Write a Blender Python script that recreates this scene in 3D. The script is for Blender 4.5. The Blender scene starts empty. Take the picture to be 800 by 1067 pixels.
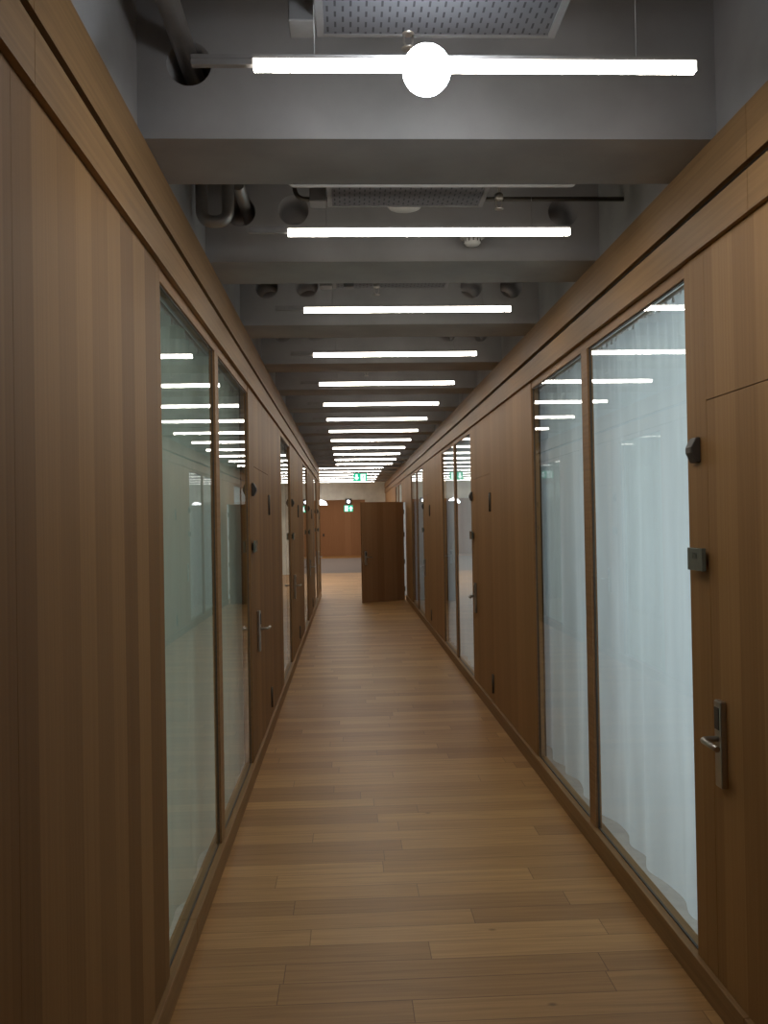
import bpy, bmesh, math, random
from mathutils import Vector, Matrix
random.seed(7)
sc = bpy.context.scene
C = sc.collection
PI = math.pi

# ------------------------------------------------------------------ helpers
def bx(bm, x0, x1, y0, y1, z0, z1):
    vs = [bm.verts.new((x, y, z)) for x in (x0, x1) for y in (y0, y1) for z in (z0, z1)]
    for f in ((0, 1, 3, 2), (4, 6, 7, 5), (0, 4, 5, 1), (2, 3, 7, 6), (0, 2, 6, 4), (1, 5, 7, 3)):
        bm.faces.new([vs[i] for i in f])

def tube(bm, pts, r, n=14, caps=True):
    pts = [Vector(p) for p in pts]
    rings = []
    prev = None
    for i, p in enumerate(pts):
        a = pts[max(i - 1, 0)]; b = pts[min(i + 1, len(pts) - 1)]
        t = (b - a).normalized()
        if prev is None:
            u = t.orthogonal().normalized()
        else:
            u = (prev - t * prev.dot(t)).normalized()
        prev = u
        v = t.cross(u)
        rings.append([bm.verts.new(p + r * (math.cos(2 * PI * k / n) * u + math.sin(2 * PI * k / n) * v)) for k in range(n)])
    for A, B in zip(rings, rings[1:]):
        for k in range(n):
            f = bm.faces.new((A[k], A[(k + 1) % n], B[(k + 1) % n], B[k])); f.smooth = True
    if caps:
        bm.faces.new(rings[0][::-1]); bm.faces.new(rings[-1])

def lathe(bm, prof, cx=0, cy=0, n=24, axis='z'):
    """prof: list of (r, h) going round the axis"""
    rings = []
    for r, h in prof:
        ring = []
        for k in range(n):
            a = 2 * PI * k / n
            if axis == 'z':
                ring.append(bm.verts.new((cx + r * math.cos(a), cy + r * math.sin(a), h)))
            else:
                ring.append(bm.verts.new((cx + r * math.cos(a), h, cy + r * math.sin(a))))
        rings.append(ring)
    for A, B in zip(rings, rings[1:]):
        for k in range(n):
            f = bm.faces.new((A[k], A[(k + 1) % n], B[(k + 1) % n], B[k])); f.smooth = True
    bm.faces.new(rings[0][::-1]); bm.faces.new(rings[-1])

def fillet(pts, r, n=6):
    pts = [Vector(p) for p in pts]
    out = [pts[0]]
    for a, b, c in zip(pts, pts[1:], pts[2:]):
        d1 = (a - b).normalized(); d2 = (c - b).normalized()
        p0 = b + d1 * r; p2 = b + d2 * r
        for k in range(n + 1):
            t = k / n
            out.append((1 - t) ** 2 * p0 + 2 * t * (1 - t) * b + t * t * p2)
    out.append(pts[-1])
    return out

def obj(name, bm, mat, parent=None, bevel=0.0, loc=None):
    bmesh.ops.recalc_face_normals(bm, faces=bm.faces)
    me = bpy.data.meshes.new(name)
    bm.to_mesh(me); bm.free()
    if mat: me.materials.append(mat)
    o = bpy.data.objects.new(name, me)
    C.objects.link(o)
    if parent: o.parent = parent
    if loc: o.location = loc
    if bevel:
        m = o.modifiers.new('bevel', 'BEVEL'); m.width = bevel; m.segments = 2; m.limit_method = 'ANGLE'
    return o

def boxes(name, lst, mat, parent=None, bevel=0.0):
    bm = bmesh.new()
    for b in lst: bx(bm, *b)
    return obj(name, bm, mat, parent, bevel)

def tag(o, label, cat, group=None):
    o['label'] = label; o['category'] = cat
    if group: o['group'] = group
    return o

def struct(o):
    o['kind'] = 'structure'; return o

def thing(name, label, cat, loc=(0, 0, 0), rotz=0, group=None):
    o = bpy.data.objects.new(name, None); C.objects.link(o)
    o.location = loc; o.rotation_euler = (0, 0, rotz); o.empty_display_size = .1
    return tag(o, label, cat, group)

def copy_tree(o, parent=None):
    c = o.copy(); C.objects.link(c)
    if parent: c.parent = parent
    for ch in list(o.children): copy_tree(ch, c)
    return c

# ------------------------------------------------------------------ materials
def newmat(name):
    m = bpy.data.materials.new(name); m.use_nodes = True
    nt = m.node_tree
    for n in list(nt.nodes): nt.nodes.remove(n)
    out = nt.nodes.new('ShaderNodeOutputMaterial')
    return m, nt, out

def N(nt, t, **kw):
    n = nt.nodes.new(t)
    for k, v in kw.items():
        if k.startswith('i_'):
            n.inputs[int(k[2:]) if k[2:].isdigit() else k[2:].replace('_', ' ')].default_value = v
        else: setattr(n, k, v)
    return n

def math_node(nt, op, a, b=None):
    n = nt.nodes.new('ShaderNodeMath'); n.operation = op
    for i, v in enumerate((a, b)):
        if v is None: continue
        if isinstance(v, (int, float)): n.inputs[i].default_value = v
        else: nt.links.new(v, n.inputs[i])
    return n.outputs[0]

def ramp(nt, fac, stops):
    n = nt.nodes.new('ShaderNodeValToRGB')
    el = n.color_ramp.elements
    while len(el) < len(stops): el.new(.5)
    for e, (p, c) in zip(el, stops):
        e.position = p; e.color = (*c, 1)
    nt.links.new(fac, n.inputs[0])
    return n.outputs[0]

def mixc(nt, fac, a, b, mode='MIX'):
    n = nt.nodes.new('ShaderNodeMix'); n.data_type = 'RGBA'; n.blend_type = mode
    if isinstance(fac, (int, float)): n.inputs[0].default_value = fac
    else: nt.links.new(fac, n.inputs[0])
    for i, v in ((6, a), (7, b)):
        if isinstance(v, tuple): n.inputs[i].default_value = (*v, 1)
        else: nt.links.new(v, n.inputs[i])
    return n.outputs[2]

def plain(name, col, rough=.5, metal=0., spec=.5):
    m, nt, out = newmat(name)
    b = N(nt, 'ShaderNodeBsdfPrincipled')
    tc = N(nt, 'ShaderNodeTexCoord')
    no = N(nt, 'ShaderNodeTexNoise'); no.inputs['Scale'].default_value = 18
    nt.links.new(tc.outputs['Object'], no.inputs['Vector'])
    c = ramp(nt, no.outputs[0], [(.3, tuple(v * .92 for v in col)), (.7, tuple(min(1, v * 1.06) for v in col))])
    nt.links.new(c, b.inputs['Base Color'])
    b.inputs['Roughness'].default_value = rough; b.inputs['Metallic'].default_value = metal
    b.inputs['Specular IOR Level'].default_value = spec
    nt.links.new(b.outputs[0], out.inputs[0])
    return m

def emit(name, col, s):
    m, nt, out = newmat(name)
    e = N(nt, 'ShaderNodeEmission'); e.inputs[0].default_value = (*col, 1); e.inputs[1].default_value = s
    nt.links.new(e.outputs[0], out.inputs[0])
    return m

def wood_clad(name, dark, light, strip=.150, along='Y'):
    """upright veneer strips: each strip its own tone, fine grain running up"""
    m, nt, out = newmat(name)
    tc = N(nt, 'ShaderNodeTexCoord'); sep = N(nt, 'ShaderNodeSeparateXYZ')
    nt.links.new(tc.outputs['Object'], sep.inputs[0])
    a = sep.outputs[along]
    # uneven strip widths: warp the running coordinate a little
    w = N(nt, 'ShaderNodeTexNoise', noise_dimensions='1D'); w.inputs['Scale'].default_value = 1.7
    nt.links.new(a, w.inputs['W'])
    warped = math_node(nt, 'ADD', math_node(nt, 'DIVIDE', a, strip), math_node(nt, 'MULTIPLY', w.outputs[0], 1.1))
    idx = math_node(nt, 'FLOOR', warped)
    wn = N(nt, 'ShaderNodeTexWhiteNoise', noise_dimensions='1D'); nt.links.new(idx, wn.inputs['W'])
    tone = ramp(nt, wn.outputs['Value'], [(0, dark), (.35, tuple((d * .6 + l * .4) for d, l in zip(dark, light))), (1, light)])
    comb = N(nt, 'ShaderNodeCombineXYZ')
    nt.links.new(math_node(nt, 'MULTIPLY', a, 85), comb.inputs[1])
    nt.links.new(math_node(nt, 'MULTIPLY', sep.outputs['Z'], 1.3), comb.inputs[2])
    nt.links.new(math_node(nt, 'MULTIPLY', idx, 7.31), comb.inputs[0])
    gr = N(nt, 'ShaderNodeTexNoise'); gr.inputs['Scale'].default_value = 1.; gr.inputs['Detail'].default_value = 5
    nt.links.new(comb.outputs[0], gr.inputs['Vector'])
    g = ramp(nt, gr.outputs[0], [(.3, (.90, .885, .87)), (.65, (1.03, 1.03, 1.03))])
    col = mixc(nt, 1., tone, g, 'MULTIPLY')
    b = N(nt, 'ShaderNodeBsdfPrincipled'); b.inputs['Roughness'].default_value = .55
    b.inputs['Specular IOR Level'].default_value = .22
    nt.links.new(col, b.inputs['Base Color'])
    nt.links.new(b.outputs[0], out.inputs[0])
    return m

def wood_trim(name, base):
    m, nt, out = newmat(name)
    tc = N(nt, 'ShaderNodeTexCoord'); mp = N(nt, 'ShaderNodeMapping'); mp.inputs['Scale'].default_value = (70, 1.4, 70)
    nt.links.new(tc.outputs['Object'], mp.inputs[0])
    gr = N(nt, 'ShaderNodeTexNoise'); gr.inputs['Scale'].default_value = 1.; gr.inputs['Detail'].default_value = 4
    nt.links.new(mp.outputs[0], gr.inputs['Vector'])
    col = ramp(nt, gr.outputs[0], [(.3, tuple(v * .84 for v in base)), (.7, tuple(v * 1.1 for v in base))])
    b = N(nt, 'ShaderNodeBsdfPrincipled'); b.inputs['Roughness'].default_value = .55
    b.inputs['Specular IOR Level'].default_value = .22
    nt.links.new(col, b.inputs['Base Color']); nt.links.new(b.outputs[0], out.inputs[0])
    return m

def floor_mat():
    """oak boards laid across the corridor"""
    m, nt, out = newmat('oak_floor')
    tc = N(nt, 'ShaderNodeTexCoord'); sep = N(nt, 'ShaderNodeSeparateXYZ')
    nt.links.new(tc.outputs['Object'], sep.inputs[0])
    ry = math_node(nt, 'DIVIDE', sep.outputs['Y'], .142)
    row = math_node(nt, 'FLOOR', ry); fy = math_node(nt, 'FRACT', ry)
    wn = N(nt, 'ShaderNodeTexWhiteNoise', noise_dimensions='1D'); nt.links.new(row, wn.inputs['W'])
    rx = math_node(nt, 'ADD', math_node(nt, 'DIVIDE', sep.outputs['X'], 1.25), math_node(nt, 'MULTIPLY', wn.outputs['Value'], 9.))
    cx = math_node(nt, 'FLOOR', rx); fx = math_node(nt, 'FRACT', rx)
    cell = N(nt, 'ShaderNodeCombineXYZ'); nt.links.new(cx, cell.inputs[0]); nt.links.new(row, cell.inputs[1])
    w2 = N(nt, 'ShaderNodeTexWhiteNoise', noise_dimensions='2D'); nt.links.new(cell.outputs[0], w2.inputs['Vector'])
    tone = ramp(nt, w2.outputs['Value'], [(0, (.35, .182, .064)), (.5, (.42, .228, .082)), (1, (.52, .295, .115))])
    comb = N(nt, 'ShaderNodeCombineXYZ')
    nt.links.new(math_node(nt, 'MULTIPLY', sep.outputs['X'], 2.2), comb.inputs[0])
    nt.links.new(math_node(nt, 'MULTIPLY', sep.outputs['Y'], 55), comb.inputs[1])
    nt.links.new(math_node(nt, 'MULTIPLY', w2.outputs['Value'], 40), comb.inputs[2])
    gr = N(nt, 'ShaderNodeTexNoise'); gr.inputs['Scale'].default_value = 1; gr.inputs['Detail'].default_value = 5; gr.inputs['Distortion'].default_value = .6
    nt.links.new(comb.outputs[0], gr.inputs['Vector'])
    g = ramp(nt, gr.outputs[0], [(.3, (.80, .78, .75)), (.62, (1.05, 1.05, 1.05))])
    col = mixc(nt, 1., tone, g, 'MULTIPLY')
    # a few knots
    vo = N(nt, 'ShaderNodeTexVoronoi'); vo.inputs['Scale'].default_value = 1.9
    mp = N(nt, 'ShaderNodeMapping'); mp.inputs['Scale'].default_value = (1, 1.6, 1)
    nt.links.new(tc.outputs['Object'], mp.inputs[0]); nt.links.new(mp.outputs[0], vo.inputs['Vector'])
    kn = ramp(nt, vo.outputs['Distance'], [(.012, (.35, .3, .25)), (.045, (1, 1, 1))])
    col = mixc(nt, .8, col, kn, 'MULTIPLY')
    # joints
    ey = math_node(nt, 'MINIMUM', fy, math_node(nt, 'SUBTRACT', 1, fy))
    ex = math_node(nt, 'MULTIPLY', math_node(nt, 'MINIMUM', fx, math_node(nt, 'SUBTRACT', 1, fx)), 8.8)
    e = math_node(nt, 'MINIMUM', ex, ey)
    gap = ramp(nt, e, [(.004, (.45, .42, .4)), (.02, (1, 1, 1))])
    col = mixc(nt, 1., col, gap, 'MULTIPLY')
    b = N(nt, 'ShaderNodeBsdfPrincipled'); b.inputs['Roughness'].default_value = .42
    b.inputs['Specular IOR Level'].default_value = .4
    nt.links.new(col, b.inputs['Base Color']); nt.links.new(b.outputs[0], out.inputs[0])
    return m

def concrete(name, base):
    m, nt, out = newmat(name)
    tc = N(nt, 'ShaderNodeTexCoord')
    n1 = N(nt, 'ShaderNodeTexNoise'); n1.inputs['Scale'].default_value = 2.3; n1.inputs['Detail'].default_value = 7
    nt.links.new(tc.outputs['Object'], n1.inputs['Vector'])
    col = ramp(nt, n1.outputs[0], [(.3, tuple(v * .8 for v in base)), (.7, tuple(v * 1.15 for v in base))])
    b = N(nt, 'ShaderNodeBsdfPrincipled'); b.inputs['Roughness'].default_value = .8
    b.inputs['Specular IOR Level'].default_value = .25
    nt.links.new(col, b.inputs['Base Color']); nt.links.new(b.outputs[0], out.inputs[0])
    return m

def glass_mat():
    m, nt, out = newmat('window_glass')
    tr = N(nt, 'ShaderNodeBsdfTransparent'); tr.inputs[0].default_value = (.86, .93, .90, 1)
    gl = N(nt, 'ShaderNodeBsdfGlossy'); gl.inputs['Roughness'].default_value = .0; gl.inputs[0].default_value = (1, 1, 1, 1)
    lw = N(nt, 'ShaderNodeLayerWeight'); lw.inputs[0].default_value = .5
    f1 = math_node(nt, 'POWER', lw.outputs['Facing'], 5.0)
    f3 = math_node(nt, 'ADD', math_node(nt, 'MULTIPLY', f1, .88), .075)   # both faces of the pane, same from either side
    mx = N(nt, 'ShaderNodeMixShader')
    nt.links.new(f3, mx.inputs[0]); nt.links.new(tr.outputs[0], mx.inputs[1]); nt.links.new(gl.outputs[0], mx.inputs[2])
    nt.links.new(mx.outputs[0], out.inputs[0])
    return m

def curtain_mat(name, col, trans=.5):
    m, nt, out = newmat(name)
    tc = N(nt, 'ShaderNodeTexCoord')
    mp = N(nt, 'ShaderNodeMapping'); mp.inputs['Scale'].default_value = (1, 6, 1)
    no = N(nt, 'ShaderNodeTexNoise'); no.inputs['Scale'].default_value = 1.5; no.inputs['Detail'].default_value = 3
    nt.links.new(tc.outputs['Object'], mp.inputs[0]); nt.links.new(mp.outputs[0], no.inputs['Vector'])
    c = ramp(nt, no.outputs[0], [(.3, tuple(v * .9 for v in col)), (.7, col)])
    d = N(nt, 'ShaderNodeBsdfDiffuse'); t = N(nt, 'ShaderNodeBsdfTranslucent')
    nt.links.new(c, d.inputs[0]); nt.links.new(c, t.inputs[0])
    mx = N(nt, 'ShaderNodeMixShader'); mx.inputs[0].default_value = trans
    nt.links.new(d.outputs[0], mx.inputs[1]); nt.links.new(t.outputs[0], mx.inputs[2])
    nt.links.new(mx.outputs[0], out.inputs[0])
    return m

def perforated(name):
    """sheet metal with rows of short punched slots"""
    m, nt, out = newmat(name)
    tc = N(nt, 'ShaderNodeTexCoord'); sep = N(nt, 'ShaderNodeSeparateXYZ')
    nt.links.new(tc.outputs['Object'], sep.inputs[0])
    rx = math_node(nt, 'DIVIDE', sep.outputs['X'], .022)
    half = math_node(nt, 'MULTIPLY', math_node(nt, 'MODULO', math_node(nt, 'ABSOLUTE', math_node(nt, 'FLOOR', rx)), 2), .5)
    ry = math_node(nt, 'ADD', math_node(nt, 'DIVIDE', sep.outputs['Y'], .050), half)
    fx = math_node(nt, 'ABSOLUTE', math_node(nt, 'SUBTRACT', math_node(nt, 'FRACT', rx), .5))
    fy = math_node(nt, 'ABSOLUTE', math_node(nt, 'SUBTRACT', math_node(nt, 'FRACT', ry), .5))
    slot = math_node(nt, 'MULTIPLY', math_node(nt, 'LESS_THAN', fx, .14), math_node(nt, 'LESS_THAN', fy, .26))
    col = mixc(nt, slot, (.115, .115, .125), (.025, .025, .028))
    b = N(nt, 'ShaderNodeBsdfPrincipled'); b.inputs['Roughness'].default_value = .55; b.inputs['Metallic'].default_value = .2
    nt.links.new(col, b.inputs['Base Color']); nt.links.new(b.outputs[0], out.inputs[0])
    return m

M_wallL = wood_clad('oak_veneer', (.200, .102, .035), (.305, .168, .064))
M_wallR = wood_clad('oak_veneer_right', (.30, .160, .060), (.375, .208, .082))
M_leaf = wood_clad("oak_door_leaf", (.24, .125, .056), (.285, .155, .074))
M_far = wood_clad('oak_far_wall', (.40, .205, .10), (.50, .275, .145), .45, 'X')
M_trim = wood_trim('oak_trim', (.285, .162, .068))
M_frame = wood_trim('oak_frame', (.31, .17, .078))
M_floor = floor_mat()
M_conc = concrete('concrete', (.335, .325, .32))
M_concl = concrete('pale_concrete', (.74, .75, .68))
M_dark = plain('dark_backing', (.03, .025, .02), .8)
M_glass = glass_mat()
M_curR = curtain_mat('white_curtain', (.80, .84, .86), .5)
M_curL = curtain_mat('grey_curtain', (.66, .72, .66), .45)
M_room = plain('white_plaster', (.72, .74, .74), .8)
M_rfloor = plain('pale_room_carpet', (.40, .38, .35), .95)
M_carpet = plain('grey_carpet', (.29, .25, .235), .95)
M_steel = plain('brushed_steel', (.46, .43, .39), .35, .9)
M_galv = plain('galvanised_pipe', (.40, .38, .36), .42, .75)
M_black = plain('dark_plastic', (.055, .048, .042), .5)
M_hinge = plain('hinge_metal', (.10, .085, .07), .45, .6)
M_sign = plain('grey_green_glass', (.155, .175, .150), .18)
M_text = plain('engraved_text', (.07, .08, .07), .4)
M_perf = perforated('perforated_sheet')
M_sheet = plain('zinc_sheet', (.22, .215, .215), .5, .3)
M_white = plain('white_plastic', (.62, .60, .57), .5)
M_house = plain('lamp_housing', (.30, .29, .28), .5)
M_tube = emit('tube_light', (1.0, .93, .84), 9.0)
M_tubeB = emit('tube_light_lens', (1.0, .92, .80), 50.0)
M_tubeH = emit('hall_tube_light', (1.0, .95, .88), 3.0)
M_tubeHB = emit('hall_tube_light_lens', (1.0, .94, .86), 48.0)
M_spot = emit('spot_glow', (.86, .93, 1.0), 60.0)
M_lamp = emit('lamp_glow', (.95, .97, 1.0), 12.0)
M_green = emit('exit_green', (.01, .62, .33), 1.0)
M_signw = emit('exit_white', (.85, 1.0, .93), 1.8)
M_emspot = emit('emergency_lens', (.85, .92, 1.0), 8.0)

# ------------------------------------------------------------------ dimensions (metres, camera over the origin, +Y down the corridor)
XL, XR = -.655, 1.265          # front of baseboards and trims
PL, PR = -.675, 1.285          # front of the wood panels
Z_SILL, Z_DOOR, Z_HEAD = .105, 2.162, 2.70
Z_TOP = 3.037                  # top of the upper trim
Z_BEAM, Z_CEIL = 3.040, 3.70
Y_BACK, Y_ENDL, Y_FAR = -2.4, 20.25, 28.9
S, Y_B0 = 1.356, 2.857          # beam pitch, near face of first visible beam
BW = .385
Y_L0 = 2.340                   # first lamp

# floors
struct(boxes('floor', [(-9, 1.9, Y_BACK - .2, 29.3, -.1, 0)], M_floor))
struct(boxes('floor_foyer_carpet', [(-9, 6, 29.3, 41.2, -.1, 0)], M_carpet))
struct(boxes('floor_foyer', [(-9, 6, 41.2, 44.2, -.1, 0)], M_floor))
# ceiling slab
struct(boxes('ceiling', [(-9, 1.9, Y_BACK - .2, 29.3, Z_CEIL, Z_CEIL + .15)], M_conc))
struct(boxes('ceiling_foyer', [(-9, 6, 29.3, 44.2, 3.3, 3.45)], M_room))
struct(boxes('wall_back', [(-.9, 1.5, Y_BACK - .15, Y_BACK, 0, Z_CEIL)], M_conc))

# cross beams with conduit holes (one cut mesh, shared)
HOLES = [(-.505, 3.292, .075), (-.243, 3.297, .075), (.840, 3.285, .073), (1.105, 3.285, .075)]
def cut_beam(holes):
    bm = bmesh.new(); bx(bm, -.75, 1.36, 0, BW, Z_BEAM, Z_CEIL + .02)
    bsrc = obj('beam_source', bm, M_conc)
    bm = bmesh.new()
    for hx, hz, hr in holes:
        tube(bm, [(hx, -.1, hz), (hx, BW + .1, hz)], hr, 28)
    cut = obj('hole_cutter', bm, M_conc)
    mod = bsrc.modifiers.new('b', 'BOOLEAN'); mod.object = cut; mod.operation = 'DIFFERENCE'; mod.solver = 'EXACT'
    bpy.context.view_layer.update()
    dg = bpy.context.evaluated_depsgraph_get()
    me = bpy.data.meshes.new_from_object(bsrc.evaluated_get(dg), depsgraph=dg)
    me.name = 'ceiling_beam'
    bpy.data.objects.remove(bsrc); bpy.data.objects.remove(cut)
    return me
beam_one, beam_three, beam_four = cut_beam(HOLES[:1]), cut_beam(HOLES[:2] + HOLES[3:]), cut_beam(HOLES)
for k in range(-3, 13):
    o = bpy.data.objects.new('ceiling_beam', beam_one if k < 1 else beam_three if k == 1 else beam_four); C.objects.link(o)
    o.location = (0, Y_B0 + S * k, 0); struct(o)
for k in range(13, 19):
    y = Y_B0 + S * k
    o = boxes('ceiling_beam', [(-9, 1.36, 0, BW, Z_BEAM, Z_CEIL + .02)], M_conc); o.location.y = y; struct(o)

# concrete strips above the timber
struct(boxes('wall_upper_left', [(-.90, -.678, Y_BACK, Y_ENDL, 2.86, Z_CEIL)], M_conc))
struct(boxes('wall_upper_right', [(1.286, 1.50, Y_BACK, Y_FAR, 2.86, Z_CEIL)], M_conc))

# ------------------------------------------------------------------ trims and baseboards
def run_pieces(x0, x1, z0, z1, cuts):
    return [(x0, x1, a + .0012, b - .0012, z0, z1) for a, b in zip(cuts, cuts[1:])]
cl = [Y_BACK, 1.85, 5.9, 10.1, 14.35, Y_ENDL]
cr = [Y_BACK, 2.6, 7.62, 13.28, 18.94, 24.6, Y_FAR]
struct(boxes('trim_1', run_pieces(-.76, XL, Z_HEAD, 2.832, cl), M_trim))
struct(boxes('trim_2', run_pieces(-.70, XL, 2.861, Z_TOP, cl), M_trim))
struct(boxes('trim_3', run_pieces(XR, 1.37, Z_HEAD, 2.832, cr), M_trim))
struct(boxes('trim_4', run_pieces(XR, 1.31, 2.861, Z_TOP, cr), M_trim))
struct(boxes('trim_5', [(-.76, PL - .02, Y_BACK, Y_ENDL - .01, 2.832, 2.861)], M_dark))
struct(boxes('trim_6', [(PR + .02, 1.37, Y_BACK, Y_FAR, 2.832, 2.861)], M_dark))
struct(boxes('baseboard_left', run_pieces(-.735, XL, 0, Z_SILL, [Y_BACK, 3.6, 8.75, 13.0, 17.25, Y_ENDL]), M_trim, bevel=.003))
struct(boxes('baseboard_right', run_pieces(XR, 1.345, 0, Z_SILL, [Y_BACK, 2.75, 8.5, 13.28, 18.90]) +
             run_pieces(XR, 1.345, 0, Z_SILL, [19.98, 24.6, Y_FAR]), M_trim, bevel=.003))

# ------------------------------------------------------------------ wall carcasses and panels
wallL = struct(boxes('wall_left', [], M_dark)); wallR = struct(boxes('wall_right', [], M_dark))

def fill_wall(o, lst):
    bm = bmesh.new()
    for b in lst: bx(bm, *b)
    bmesh.ops.recalc_face_normals(bm, faces=bm.faces); bm.to_mesh(o.data); bm.free()

def side(s, d0, d1):
    """x-range of a layer from depth d0 to d1 behind the panel front; s=-1 left, +1 right"""
    p = PL if s < 0 else PR
    a, b = p + s * d0, p + s * d1
    return (min(a, b), max(a, b))

def panel(s, y0, y1, z0=Z_SILL, z1=Z_HEAD):
    x0, x1 = side(s, 0, .05)
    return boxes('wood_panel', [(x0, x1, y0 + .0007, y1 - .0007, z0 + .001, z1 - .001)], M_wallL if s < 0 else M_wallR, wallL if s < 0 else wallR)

win_n = [0]; door_n = [0]
def window(s, y0, y1, mull=None):
    win_n[0] += 1
    f0, f1 = side(s, .004, .032)
    hd = Z_HEAD - .048
    lst = [(f0, f1, y0, y1, hd, Z_HEAD), (f0, f1, y0, y0 + .004, Z_SILL, hd), (f0, f1, y1 - .004, y1, Z_SILL, hd)]
    w = struct(boxes('window_%d' % win_n[0], lst, M_frame))
    spans = [(y0 + .004, y1 - .004)]
    if mull:
        m0, m1 = mull
        m = side(s, .001, .032)
        boxes('mullion', [(m[0], m[1], m0, m1, Z_SILL, hd)], M_frame, w)
        spans = [(y0 + .004, m0), (m1, y1 - .004)]
    gx = (side(s, .014, .014)[0])
    for a, b in spans:
        bm = bmesh.new()
        vs = [bm.verts.new(p) for p in ((gx, a, Z_SILL), (gx, b, Z_SILL), (gx, b, hd), (gx, a, hd))]
        bm.faces.new(vs)
        obj('pane', bm, M_glass, w)
        # dark glazing gasket round the pane
        x0, x1 = side(s, .0125, .022); g = .006
        boxes('gasket', [(x0, x1, a, b, Z_SILL, Z_SILL + g), (x0, x1, a, b, hd - g, hd),
                         (x0, x1, a, a + g, Z_SILL + g, hd - g), (x0, x1, b - g, b, Z_SILL + g, hd - g)], M_black, w)
    return w

def lock_set(parent, s, x, y, dirn, z=0.966):
    """long steel lock plate, card reader on it and a cranked lever; x = door face, s = side the wall lies on, dirn = way the lever points"""
    bm = bmesh.new(); a, b = sorted((x, x - s * .024))
    bx(bm, a, b, y - .026, y + .026, z - .155, z + .145)
    pl = obj('lock_plate', bm, M_steel, parent, bevel=.006)
    xf = x - s * .024
    a, b = sorted((xf + s * .001, xf - s * .003))
    boxes('card_reader', [(a, b, y - .018, y + .018, z + .045, z + .122)], M_black, pl, bevel=.002)
    bm = bmesh.new()
    tube(bm, fillet([(xf + s * .004, y, z + .012), (xf - s * .055, y, z + .012), (xf - s * .055, y + dirn * .125, z + .010)], .02), .0105)
    obj('door_handle', bm, M_steel, pl)
    return pl

def hinges(parent, s, y, x):
    for zc in (1.905, .272):
        bm = bmesh.new()
        a, b = sorted((x, x - s * .003))
        bx(bm, a, b, y - .030, y - .004, zc - .08, zc + .08); bx(bm, a, b, y + .004, y + .030, zc - .08, zc + .08)
        tube(bm, [(x - s * .006, y, zc - .085), (x - s * .006, y, zc + .085)], .010, 12)
        obj('hinge', bm, M_hinge, parent)

def door(s, y_lock, y_hinge):
    door_n[0] += 1
    y0, y1 = sorted((y_lock, y_hinge))
    x0, x1 = side(s, 0, .05)
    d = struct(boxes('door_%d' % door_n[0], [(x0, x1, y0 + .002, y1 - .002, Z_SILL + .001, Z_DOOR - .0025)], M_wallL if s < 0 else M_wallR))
    xf = PL if s < 0 else PR
    dirn = 1 if y_hinge > y_lock else -1
    lock_set(d, s, xf, y_lock + dirn * .088, dirn)
    hinges(d, s, y_hinge - dirn * .002, xf)
    panel(s, y0, y1, Z_DOOR, Z_HEAD)
    return d

def sensor(s, y, z, label):
    """dark faceted device, pointed towards the corridor"""
    x = PL if s < 0 else PR
    t = thing('wall_sensor', label, 'sensor', (x, y, z), 0, 'dark faceted sensors beside the doors')
    k = -s
    bm = bmesh.new()
    prof = [(0, -.046), (.016, -.046), (.034, -.010), (.034, .010), (.016, .046), (0, .046)]
    A = [bm.verts.new((k * p[0], -.030, p[1])) for p in prof]; B = [bm.verts.new((k * p[0], .030, p[1])) for p in prof]
    bm.faces.new(A); bm.faces.new(B[::-1])
    for i in range(6): bm.faces.new((A[i], A[(i + 1) % 6], B[(i + 1) % 6], B[i]))
    obj('sensor_body', bm, M_black, t, bevel=.004)
    boxes('sensor_window', [tuple(sorted((k * .0335, k * .0350))) + (-.020, .020, -.009, .009)], M_hinge, t)
    return t

def room_sign(s, y, z, label, text=None):
    x = PL if s < 0 else PR
    t = thing('room_sign', label, 'sign', (x, y, z), 0, 'grey green room signs beside the doors')
    k = -s
    boxes('mount', [tuple(sorted((0, k * .014))) + (-.03, .03, -.025, .025)], M_black, t)
    boxes('plate', [tuple(sorted((k * .014, k * .030))) + (-.064, .064, -.041, .041)], M_sign, t, bevel=.0015)
    if text:
        cu = bpy.data.curves.new('sign_text', 'FONT'); cu.body = text; cu.size = .034; cu.extrude = .0004
        cu.align_x = 'CENTER'; cu.align_y = 'CENTER'; cu.materials.append(M_text)
        tmp = bpy.data.objects.new('tmp', cu); C.objects.link(tmp); bpy.context.view_layer.update()
        me = bpy.data.meshes.new_from_object(tmp.evaluated_get(bpy.context.evaluated_depsgraph_get()))
        bpy.data.objects.remove(tmp)
        o = bpy.data.objects.new('sign_text', me); C.objects.link(o); o.parent = t
        o.location = (k * .0308, 0, .012)
        o.rotation_euler = (PI / 2, 0, -PI / 2) if s > 0 else (PI / 2, 0, PI / 2)
    return t

backL, backR = [], []
ORD = ['nearest', 'second', 'third', 'fourth', 'fifth']
BX = side(-1, .052, .062); BXR = side(1, .052, .062)

# --- left wall
panel(-1, Y_BACK, .3); panel(-1, .3, 1.763); panel(-1, 1.763, 3.15); backL.append((Y_BACK, 3.15))
window(-1, 3.15, 5.90, (4.44, 4.555))
panel(-1, 5.90, 6.20); door(-1, 6.20, 7.30); panel(-1, 7.30, 8.75); backL.append((5.90, 8.75))
wins_left = [(3.15, 5.90)]; strips_left = [(5.90, 6.20)]
for j in range(3):
    o = 4.25 * j
    window(-1, 8.75 + o, 10.10 + o); wins_left.append((8.75 + o, 10.10 + o))
    panel(-1, 10.10 + o, 10.45 + o); strips_left.append((10.10 + o, 10.45 + o))
    door(-1, 10.45 + o, 11.55 + o)
    e = 13.0 + o if j < 2 else Y_ENDL
    panel(-1, 11.55 + o, e); backL.append((10.10 + o, e))
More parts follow.
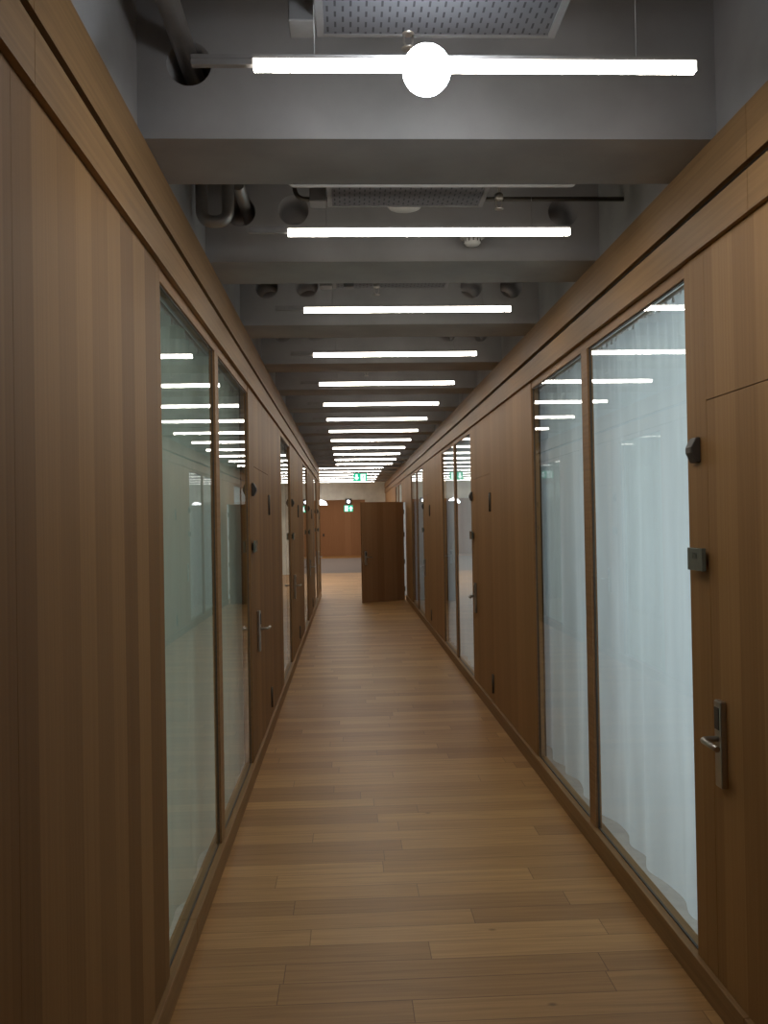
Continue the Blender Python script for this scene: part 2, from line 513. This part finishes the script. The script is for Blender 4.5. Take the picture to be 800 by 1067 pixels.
# --- right wall
wins_right = []; strips_right = []
panel(1, Y_BACK, 0.2); panel(1, .2, 1.965)
for k in range(5):
    o = 5.66 * k
    if k < 3: door(1, 2.985 + o, 1.965 + o)
    elif k == 3: panel(1, 1.965 + o, 2.985 + o, Z_DOOR + .03, Z_HEAD)
    else: door(1, 2.985 + o, 1.965 + o)
    panel(1, 2.985 + o, 3.16 + o); strips_right.append((2.985 + o, 3.16 + o))
    if k < 4:
        window(1, 3.16 + o, 5.86 + o, (4.475 + o, 4.59 + o)); wins_right.append((3.16 + o, 5.86 + o))
        panel(1, 5.86 + o, 7.625 + o)
    else:
        panel(1, 3.16 + o, Y_FAR)
backR = [(Y_BACK, 3.16), (5.86, 8.82), (11.52, 14.48), (17.18, 18.945), (19.965, 20.14), (22.84, Y_FAR)]
fill_wall(wallL, [(BX[0], BX[1], a, b, 0, Z_HEAD) for a, b in backL] +
          [(BX[0], BX[1], a, b, Z_HEAD + .0, 2.86) for a, b in wins_left])
fill_wall(wallR, [(BXR[0], BXR[1], a, b, 0, Z_HEAD) for a, b in backR] +
          [(BXR[0], BXR[1], a, b, Z_HEAD, 2.86) for a, b in wins_right] + [(BXR[0], BXR[1], 18.945, 19.965, Z_DOOR + .03, Z_HEAD)])
struct(boxes('trim_7', [(1.29, 1.50, 19.945, 19.963, .0, Z_DOOR + .03), (1.29, 1.50, 18.947, 18.965, 0, Z_DOOR + .03)], M_room))
struct(boxes('trim_8', [(-.90, -.655, Y_ENDL, Y_ENDL + .03, 0, Z_TOP)], M_trim))

# --- devices and signs beside the doors
LS = ['dark faceted sensor left of the nearest left door, beside the two-pane window',
      'dark faceted sensor beside the second door on the left wall',
      'dark faceted sensor beside the third door on the left wall',
      'dark faceted sensor beside the farthest door on the left wall']
for (a, b), lab in zip(strips_left, LS): sensor(-1, (a + b) / 2 + .01, 1.99, lab)
LS = ['grey green sign below the sensor at the nearest left door',
      'grey green sign plate by the second door on the left wall',
      'grey green sign plate by the third door on the left wall',
      'grey green sign plate by the farthest door on the left wall']
for (a, b), lab in zip(strips_left, LS): room_sign(-1, (a + b) / 2 - .01, 1.588, lab)
RS = ['dark faceted sensor at the right edge of the photo, above the large room sign',
      'dark faceted sensor at the second door on the right wall',
      'dark faceted sensor at the third door on the right wall',
      'dark faceted sensor just beyond the open door on the right', None]
for (a, b), lab in zip(strips_right, RS):
    if lab: sensor(1, b - .090, 1.99, lab)
RS = ['large looking grey green room sign at the nearest right door',
      'grey green sign plate at the second door on the right wall',
      'grey green sign plate at the third door on the right wall',
      'grey green sign plate beyond the open door on the right', None]
for i, ((a, b), lab) in enumerate(zip(strips_right, RS)):
    if lab: room_sign(1, b - .115, 1.592, lab, '152' if i == 0 else None)

# --- the open door near the end
door_n[0] += 1
od = struct(boxes('door_%d' % door_n[0], [(0, .045, 0, 1.05, .003, 2.17)], M_leaf, bevel=.002))
od.location = (1.232, 18.80, 0); od.rotation_euler = (0, 0, math.radians(116.6))
lock_set(od, 1, 0, .965, -1)
for zc in (.25, .85, 1.45, 1.95):
    bm = bmesh.new(); tube(bm, [(.022, -.012, zc - .05), (.022, -.012, zc + .05)], .012, 12); bx(bm, .015, .03, -.028, 0, zc - .05, zc + .05)
    obj('hinge', bm, M_hinge, od)

# ------------------------------------------------------------------ curtains behind the glass
def curtain(s, y0, y1, z0, z1, mat, label, seed, depth):
    rnd = random.Random(seed)
    p = [(rnd.uniform(.8, 1.2) * f, rnd.uniform(0, 6.28), a) for f, a in ((9, .012), (17, .014), (29, .006), (4, .006))]
    xc = (PL if s < 0 else PR) + s * depth
    t = thing('curtain', label, 'curtain', (xc, (y0 + y1) / 2, z1), 0, 'sheer curtains behind the glass')
    bm = bmesh.new()
    ny, nz = int((y1 - y0) / .012), 14
    grid = []
    for i in range(ny + 1):
        y = y0 + (y1 - y0) * i / ny
        row = []
        for j in range(nz + 1):
            v = j / nz
            z = z0 + (z1 - z0) * v
            sc_ = .75 + .45 * (1 - v)
            dx = sum(a * math.sin(f * (y + .02 * math.sin(3 * v + f)) + ph) for f, ph, a in p) * sc_
            if v > .93: dx += .014 * math.sin(y * 75)
            row.append(bm.verts.new((dx, y - (y0 + y1) / 2, z - z1)))
        grid.append(row)
    for A, B in zip(grid, grid[1:]):
        for j in range(nz):
            f = bm.faces.new((A[j], B[j], B[j + 1], A[j + 1])); f.smooth = True
    obj('fabric', bm, mat, t)
    rail = bmesh.new(); tube(rail, [(0, y0 - (y0 + y1) / 2, .022), (0, y1 - (y0 + y1) / 2, .022)], .010, 10)
    obj('rail', rail, M_white, t)
    hk = bmesh.new()
    n = int((y1 - y0) / .085)
    for i in range(n):
        yy = y0 - (y0 + y1) / 2 + .04 + i * .085
        bx(hk, -.004, .004, yy - .004, yy + .004, -.012, .014)
    h = obj('hooks', hk, M_white, t); h['kind'] = 'stuff'
    return t

LC = ['grey green sheer curtain behind the large two-pane window on the left',
      'grey green sheer curtain behind the second glazing on the left wall',
      'grey green sheer curtain behind the third glazing on the left wall',
      'grey green sheer curtain behind the farthest glazing on the left wall']
for i, ((a, b), lab) in enumerate(zip(wins_left, LC)):
    curtain(-1, a - .06, min(b + .3 + .16 * b, Y_ENDL - .15), .02, 2.672, M_curL, lab, 11 + i, .108)
RC = ['bright white sheer curtain behind the large window beside the nearest right door',
      'white sheer curtain behind the second pair of panes on the right wall',
      'white sheer curtain behind the third pair of panes on the right wall',
      'white sheer curtain behind the right hand panes past the open door']
for i, ((a, b), lab) in enumerate(zip(wins_right, RC)):
    curtain(1, a - .06, min(b + .3 + .09 * b, 18.85) if i < 3 else b + .9, .10, 2.672, M_curR, lab, 31 + i, .118)

# ------------------------------------------------------------------ rooms behind the glass
struct(boxes('floor_rooms_left', [(-4.6, -.740, Y_BACK, Y_ENDL, -.02, .012)], M_room))
struct(boxes('floor_rooms_right', [(1.350, 5.6, Y_BACK, Y_FAR, -.02, .012)], M_rfloor))
struct(boxes('ceiling_rooms_left', [(-4.6, -.91, Y_BACK, Y_ENDL, 2.9, 3.0)], M_room))
struct(boxes('ceiling_rooms_right', [(1.51, 5.6, Y_BACK, Y_FAR, 2.9, 3.0)], M_room))
pl_ = [Y_BACK + .1, 8.0, 12.3, 16.5, Y_ENDL - .02]; pr_ = [Y_BACK + .1, 7.2, 12.9, 18.5, 24.0, Y_FAR]
struct(boxes('wall_rooms_left', [(-4.6, -4.5, Y_BACK, Y_ENDL, 0.012, 2.9)] + [(-4.5, -.91, y - .1, y, .012, 2.9) for y in pl_], M_room))
struct(boxes('wall_rooms_right', [(5.5, 5.6, Y_BACK, Y_FAR, .012, 2.9)] + [(1.51, 5.5, y - .1, y, .012, 2.9) for y in pr_], M_room))

def area(name, loc, rot, sx, sy, power, col):
    l = bpy.data.lights.new(name, 'AREA'); l.shape = 'RECTANGLE'; l.size = sx; l.size_y = sy; l.energy = power; l.color = col
    o = bpy.data.objects.new(name, l); C.objects.link(o); o.location = loc; o.rotation_euler = rot
    return o
DAY = (.84, .92, 1.0)
for (a, b), p in zip(zip(pr_, pr_[1:]), (84, 33, 26, 60, 70)):
    area('room_daylight', (3.5, (a + b) / 2 + (.4 if a < 0 else 0), 1.5), (0, PI / 2, 0), 1.1, min(4.4, b - a - .6), p, DAY)
for (a, b), p in zip(zip(pl_, pl_[1:]), (30, 14, 12, 10)):
    area('room_daylight', (-3.9, (a + b) / 2 + (.8 if a < 0 else 0), 1.5), (0, -PI / 2, 0), 1.9, min(4.4, b - a - .6), p, (.86, .98, .92))

# ------------------------------------------------------------------ hall and foyer at the far end
struct(boxes('wall_far_end', [(-9, -6.2, Y_FAR, Y_FAR + .35, 0, Z_CEIL), (.60, 1.9, Y_FAR, Y_FAR + .35, 0, Z_CEIL), (-6.2, .60, Y_FAR, Y_FAR + .35, 2.50, Z_CEIL)], M_concl))
struct(boxes('wall_hall_left', [(-9.1, -8.9, Y_ENDL, 29.3, 0, Z_CEIL)], M_concl))
struct(boxes('wall_hall_near', [(-9, -.92, Y_ENDL - .12, Y_ENDL, 0, Z_CEIL)], M_concl))
wf = struct(boxes('wall_foyer_end', [(-9, 6, 44.0, 44.2, 0, 3.3)], M_far))
boxes('door_lock', [(-1.30, -1.22, 43.97, 44.0, 1.02, 1.16)], M_black, wf)
struct(boxes('wall_foyer_right', [(5.9, 6, 29.3, 44.2, 0, 3.3)], M_room))
struct(boxes('wall_foyer_left', [(-9.1, -9, 29.3, 44.2, 0, 3.3)], M_room))
area('hall_fill', (-5.0, 25, 3.02), (0, 0, 0), 4, 6, 310, (1, .96, .90))  # added fill that brightens the hall and lintel, no fixture modelled
area('foyer_fill', (-1.2, 36.8, 3.2), (0, 0, 0), 5, 13, 180, (1, .86, .72))  # unseen area light, added to brighten the far wood wall

# ------------------------------------------------------------------ linear lamps
NUM = ['nearest', 'second', 'third', 'fourth', 'fifth', 'sixth', 'seventh', 'eighth', 'ninth', 'tenth', 'eleventh', 'twelfth', 'thirteenth']
LXA, LXB = -.237, .996
Z_L = 3.031
def lens_down(o, mat):
    """the underside of the diffuser is the brighter lens"""
    o.data.materials.append(mat)
    for p in o.data.polygons:
        if p.normal.z < -.9: p.material_index = 1
    return o
def make_light():
    t = thing('ceiling_light', '', 'light', ((LXA + LXB) / 2, Y_L0, Z_L), 0, 'linear tube lights across the corridor ceiling')
    h = (LXB - LXA) / 2
    lens_down(boxes('diffuser', [(-h, h, -.012, .012, -.035, -.008)], M_tube, t), M_tubeB)
    boxes('housing', [(-h - .17, h, -.010, .010, -.007, .004)], M_house, t)
    boxes('gear_box', [(-h - .17, -h - .002, -.010, .010, -.024, -.008)], M_house, t)
    for x in (-.45, .45):
        bm = bmesh.new(); tube(bm, [(x, 0, .003), (x, 0, Z_CEIL - Z_L)], .0012, 8)
        obj('suspension_rod', bm, M_house, t)
    return t
proto = make_light()
for k in range(13):
    o = proto if k == 0 else copy_tree(proto)
    o.location = ((LXA + LXB) / 2, Y_L0 + S * k, Z_L)
    if k == 0: o['label'] = 'long white tube light nearest the viewer, at the top of the photo'
    else: o['label'] = 'white tube light across the corridor ceiling, %s from the viewer' % NUM[k]
NH = ['first', 'second', 'third', 'fourth', 'fifth', 'last']
for k in range(6):
    t = thing('ceiling_light', 'longer white tube light in the far hall, %s beyond the corridor end' % NH[k], 'light', (-.675, Y_L0 + S * (13 + k), Z_L), 0, 'longer tube lights in the far hall')
    lens_down(boxes('diffuser', [(-1.525, 1.525, -.013, .013, -.032, -.008)], M_tubeH, t), M_tubeHB)
    boxes('housing', [(-1.525, 1.525, -.011, .011, -.007, .012)], M_house, t)

# bright lamp ball standing in for the glare at the nearest tube
t = thing('glare_lamp', 'very bright round lamp standing in for the glare in front of the nearest tube light', 'light', (.229, 2.240, 2.945))
bm = bmesh.new(); bmesh.ops.create_uvsphere(bm, u_segments=28, v_segments=16, radius=.064)
for f in bm.faces: f.smooth = True
obj('lens', bm, M_spot, t)
boxes('bracket', [(-.012, .012, .030, .0865, .054, .066)], M_house, t)

# ------------------------------------------------------------------ services above the lamps
TL = ['slotted metal tray above the nearest tube light', 'slotted metal tray above the second tube light', 'slotted metal tray above the third tube light',
      'slotted metal tray above the fourth tube light', 'slotted metal tray above the fifth tube light', 'slotted metal tray above the sixth tube light']
def make_tray():
    t = thing('ceiling_tray', '', 'tray', (.285, 2.06, 3.18), 0, 'slotted metal trays above the lights')
    boxes('slotted_sheet', [(-.33, .33, -.42, .42, 0, .012)], M_perf, t)
    boxes('edge_rail', [(-.352, -.331, -.42, .42, -.004, .05), (.331, .352, -.42, .42, -.004, .05), (-.352, .352, .42, .432, -.004, .05)], M_sheet, t)
    bm = bmesh.new()
    bm.free()
    for x in (-.30, .30):
        for y in (-.36, .36):
            bm = bmesh.new(); tube(bm, [(x, y, .01), (x, y, Z_CEIL - 3.18)], .004, 6)
            obj('hanger', bm, M_sheet, t)
    boxes('junction_box', [(-.43, -.356, .34, .43, -.01, .05)], M_sheet, t, bevel=.004)
    return t
tp = make_tray()
for k in range(6):
    o = tp if k == 0 else copy_tree(tp)
    o.location = (.285, 2.06 + S * k, 3.18); o['label'] = TL[k]

def pipe(name, pts, r, mat, label, cat='pipe', fil=0):
    bm = bmesh.new(); tube(bm, fillet(pts, fil) if fil else pts, r, 18)
    o = obj(name, bm, mat); tag(o, label, cat)
    return o
pipe('duct_pipe', [(-.515, .95, 3.33), (-.515, 3.20, 3.33)], .036, M_galv, 'grey pipe running into a beam hole at the top left corner')
pipe('duct_pipe', [(-.485, 3.98, 3.335), (-.485, 4.55, 3.325)], .030, M_galv, 'grey pipe running into the second beam hole, behind the bent pipe')
pipe('bent_pipe', [(-.630, 3.83, Z_CEIL), (-.630, 3.83, 3.105), (-.512, 3.83, 3.105), (-.512, 3.83, Z_CEIL)], .027, M_galv, 'shiny U bent steel pipe at the left of the second bay', fil=.055)
pipe('conduit', [(-.215, 3.83, Z_CEIL), (-.215, 3.83, 3.205), (1.284, 3.83, 3.205)], .010, M_hinge, 'dark horizontal conduit above the second tube light', fil=.06)
pipe('conduit', [(-.20, 3.250, Z_CEIL), (-.20, 3.250, 3.036), (.90, 3.250, 3.036), (.90, 3.250, Z_CEIL)], .0055, M_white, 'thin pale rod along the lower edge of the nearest beam', fil=.02)
pipe('conduit', [(.02, 7.78, Z_CEIL), (.02, 7.78, 3.125), (.49, 7.78, 3.125), (.49, 7.78, Z_CEIL)], .006, M_white, 'thin pale rod above the fifth tube light', fil=.02)

def sprinkler(x, y, z, label):
    t = thing('sprinkler', label, 'sprinkler', (x, y, z), 0, 'sprinklers under the ceiling')
    bm = bmesh.new(); tube(bm, [(0, 0, .05), (0, 0, Z_CEIL - z)], .008, 10); obj('pipe', bm, M_galv, t)
    bm = bmesh.new(); lathe(bm, [(.010, .02), (.018, .024), (.020, .034), (.020, .046), (.012, .052)], n=16); obj('head', bm, M_steel, t)
    bm = bmesh.new()
    tube(bm, [(.013, 0, .022), (.013, 0, .0), (.003, 0, -.016)], .003, 6); tube(bm, [(-.013, 0, .022), (-.013, 0, 0), (-.003, 0, -.016)], .003, 6)
    obj('yoke', bm, M_steel, t)
    bm = bmesh.new(); lathe(bm, [(.004, -.012), (.020, -.017), (.020, -.020), (.004, -.020)], n=16); obj('deflector', bm, M_steel, t)
sprinkler(.201, 2.48, 3.155, 'small steel sprinkler above the nearest tube light, by the bright glare lamp')
sprinkler(.702, 3.78, 3.160, 'small steel sprinkler above the second tube light, right of centre')
sprinkler(.197, 5.12, 3.135, 'small steel sprinkler hanging above the third tube light')
sprinkler(.19, 7.74, 3.095, 'small steel sprinkler on the pale rod above the fifth tube light')
pipe_box = tag(boxes('junction_box', [(.03 - .03, .03 + .03, 5.06, 5.12, 3.15, Z_CEIL)], M_sheet, bevel=.003), 'small metal box left of the sprinkler above the third tube light', 'box')

t = thing('smoke_detector', 'white round smoke detector below the second tube light, on the beam', 'detector', (.630, 4.12, 3.090))
bm = bmesh.new(); lathe(bm, [(.058, .062), (.060, .058), (.060, .036), (.052, .030)], n=28); obj('base', bm, M_white, t)
bm = bmesh.new(); lathe(bm, [(.040, .030), (.040, .010), (.032, .0), (.010, -.003)], n=28); obj('head', bm, M_white, t)
bm = bmesh.new()
for k in range(12):
    a = 2 * PI * k / 12
    c, s_ = math.cos(a), math.sin(a)
    tube(bm, [(.0405 * c, .0405 * s_, .012), (.0405 * c, .0405 * s_, .026)], .0035, 6)
obj('vent_slot', bm, M_hinge, t)
boxes('bracket', [(-.02, .02, 0, .085, .062, .078)], M_white, t)
t = thing('dome_detector', 'pale flat dome under the slotted tray, just above the second tube light', 'detector', (.295, 4.02, 3.235))
bm = bmesh.new(); lathe(bm, [(.085, .03), (.088, .02), (.078, .004), (.05, -.006), (.01, -.009)], n=28); obj('dome', bm, M_white, t)
bm = bmesh.new(); tube(bm, [(0, 0, .028), (0, 0, Z_CEIL - 3.235)], .01, 10); obj('stem', bm, M_sheet, t)

# ------------------------------------------------------------------ exit signs
def seg(bm, pts, w, y0=-.004, y1=0):
    for (xa, za), (xb, zb) in zip(pts, pts[1:]):
        d = Vector((xb - xa, zb - za)); n = Vector((-d.y, d.x)).normalized() * w / 2; e = d.normalized() * w * .3
        q = [(xa - e.x + n.x, za - e.y + n.y), (xa - e.x - n.x, za - e.y - n.y), (xb + e.x - n.x, zb + e.y - n.y), (xb + e.x + n.x, zb + e.y + n.y)]
        A = [bm.verts.new((x, y0, z)) for x, z in q]; B = [bm.verts.new((x, y1, z)) for x, z in q]
        bm.faces.new(A); bm.faces.new(B[::-1])
        for i in range(4): bm.faces.new((A[i], A[(i + 1) % 4], B[(i + 1) % 4], B[i]))

def exit_sign(loc, w, h, label, flip, up, ztop):
    t = thing('exit_sign', label, 'sign', loc, 0, None)
    boxes('panel', [(-w / 2, w / 2, -.015, .015, -h / 2, h / 2)], M_green, t, bevel=.002)
    f = -1 if flip else 1
    # arrow half
    ax = -w * .27 * f; u = 1 if up else -1
    bm = bmesh.new()
    seg(bm, [(ax, -u * h * .32), (ax, u * h * .05)], h * .24, -.019, -.0155)
    tri = [(ax - h * .33, u * h * .0), (ax + h * .33, u * h * .0), (ax, u * h * .38)]
    A = [bm.verts.new((x, -.0195, z)) for x, z in tri]; B = [bm.verts.new((x, -.0155, z)) for x, z in tri]
    bm.faces.new(A); bm.faces.new(B[::-1])
    for i in range(3): bm.faces.new((A[i], A[(i + 1) % 3], B[(i + 1) % 3], B[i]))
    obj('arrow', bm, M_signw, t)
    # white doorway with the running figure
    dx = w * .22 * f
    bm = bmesh.new(); bx(bm, dx - w * .19, dx + w * .17, -.018, -.0155, -h * .42, h * .42)
    dd = obj('doorway', bm, M_signw, t)
    bm = bmesh.new(); k = h
    lathe(bm, [(k * .055, -.0205), (k * .055, -.0182)], dx + k * .04 * f, k * .24, 14, 'y')
    seg(bm, [(dx, k * .15), (dx - k * .03 * f, -k * .06)], k * .09, -.0205, -.0182)
    seg(bm, [(dx - k * .02 * f, k * .13), (dx - k * .14 * f, k * .04), (dx - k * .12 * f, -k * .04)], k * .04, -.0205, -.0182)
    seg(bm, [(dx + k * .02 * f, k * .13), (dx + k * .13 * f, k * .06)], k * .04, -.0205, -.0182)
    seg(bm, [(dx - k * .03 * f, -k * .07), (dx + k * .08 * f, -k * .16), (dx + k * .06 * f, -k * .33)], k * .05, -.0205, -.0182)
    seg(bm, [(dx - k * .03 * f, -k * .07), (dx - k * .07 * f, -k * .22), (dx - k * .2 * f, -k * .24)], k * .05, -.0205, -.0182)
    obj('running_figure', bm, M_green, dd)
    for x in (-w * .3, w * .3):
        bm = bmesh.new(); tube(bm, [(x, 0, h / 2), (x, 0, ztop - loc[2])], .004, 6); obj('suspension_rod', bm, M_house, t)
    return t
exit_sign((.278, 18.0, 2.685), .285, .165, 'larger green exit sign with a down arrow, hanging at the corridor end', False, False, Z_CEIL)
exit_sign((.030, 29.08, 2.205), .30, .215, 'smaller green exit sign hanging lower, under the far concrete lintel', True, True, 2.50)
t = thing('emergency_spotlight', 'tiny bright emergency spot above the lower exit sign, on the lintel', 'light', (.033, 28.86, 2.435))
boxes('case', [(-.11, .11, -.035, .04, -.10, .10)], M_black, t, bevel=.01)
bm = bmesh.new(); lathe(bm, [(.052, -.034), (.05, -.052), (.03, -.062), (.008, -.065)], n=20, axis='y'); obj('lens', bm, M_emspot, t)
t = thing('pendant_lamp', 'white dome pendant lamp seen past the left wall end', 'lamp', (-.86, 27.6, 2.33))
bm = bmesh.new(); lathe(bm, [(.20, -.02), (.19, .02), (.15, .08), (.08, .125), (.02, .14)], n=28); obj('shade', bm, M_lamp, t)
bm = bmesh.new(); tube(bm, [(0, 0, .135), (0, 0, Z_CEIL - 2.33)], .006, 8); obj('cord', bm, M_house, t)

# ------------------------------------------------------------------ world, camera, colour
w = bpy.data.worlds.new('world'); sc.world = w; w.use_nodes = True
bg = w.node_tree.nodes['Background']; bg.inputs[0].default_value = (.5, .55, .6, 1); bg.inputs[1].default_value = .02

F, yaw, pitch, roll = 887.3, .0426, .0108, .0175
cy, sy = math.cos(yaw), math.sin(yaw)
fw = Vector((sy * math.cos(pitch), cy * math.cos(pitch), math.sin(pitch)))
r0 = Vector((cy, -sy, 0)); u0 = r0.cross(fw)
cr_, sr_ = math.cos(roll), math.sin(roll)
rr = cr_ * r0 - sr_ * u0; uu = cr_ * u0 + sr_ * r0
cam = bpy.data.cameras.new('camera'); co = bpy.data.objects.new('camera', cam); C.objects.link(co)
cam.sensor_fit = 'HORIZONTAL'; cam.sensor_width = 36; cam.lens = F / 800 * 36; cam.clip_start = .05; cam.clip_end = 200
mt = Matrix((rr, uu, -fw)).transposed().to_4x4(); mt.translation = (0, 0, 1.75)
co.matrix_world = mt
sc.camera = co
sc.view_settings.view_transform = 'Standard'
sc.view_settings.look = 'None'
sc.view_settings.exposure = 0.0
sc.cycles.use_denoising = True
sc.cycles.max_bounces = 10; sc.cycles.transparent_max_bounces = 16
sc.cycles.sample_clamp_indirect = 6
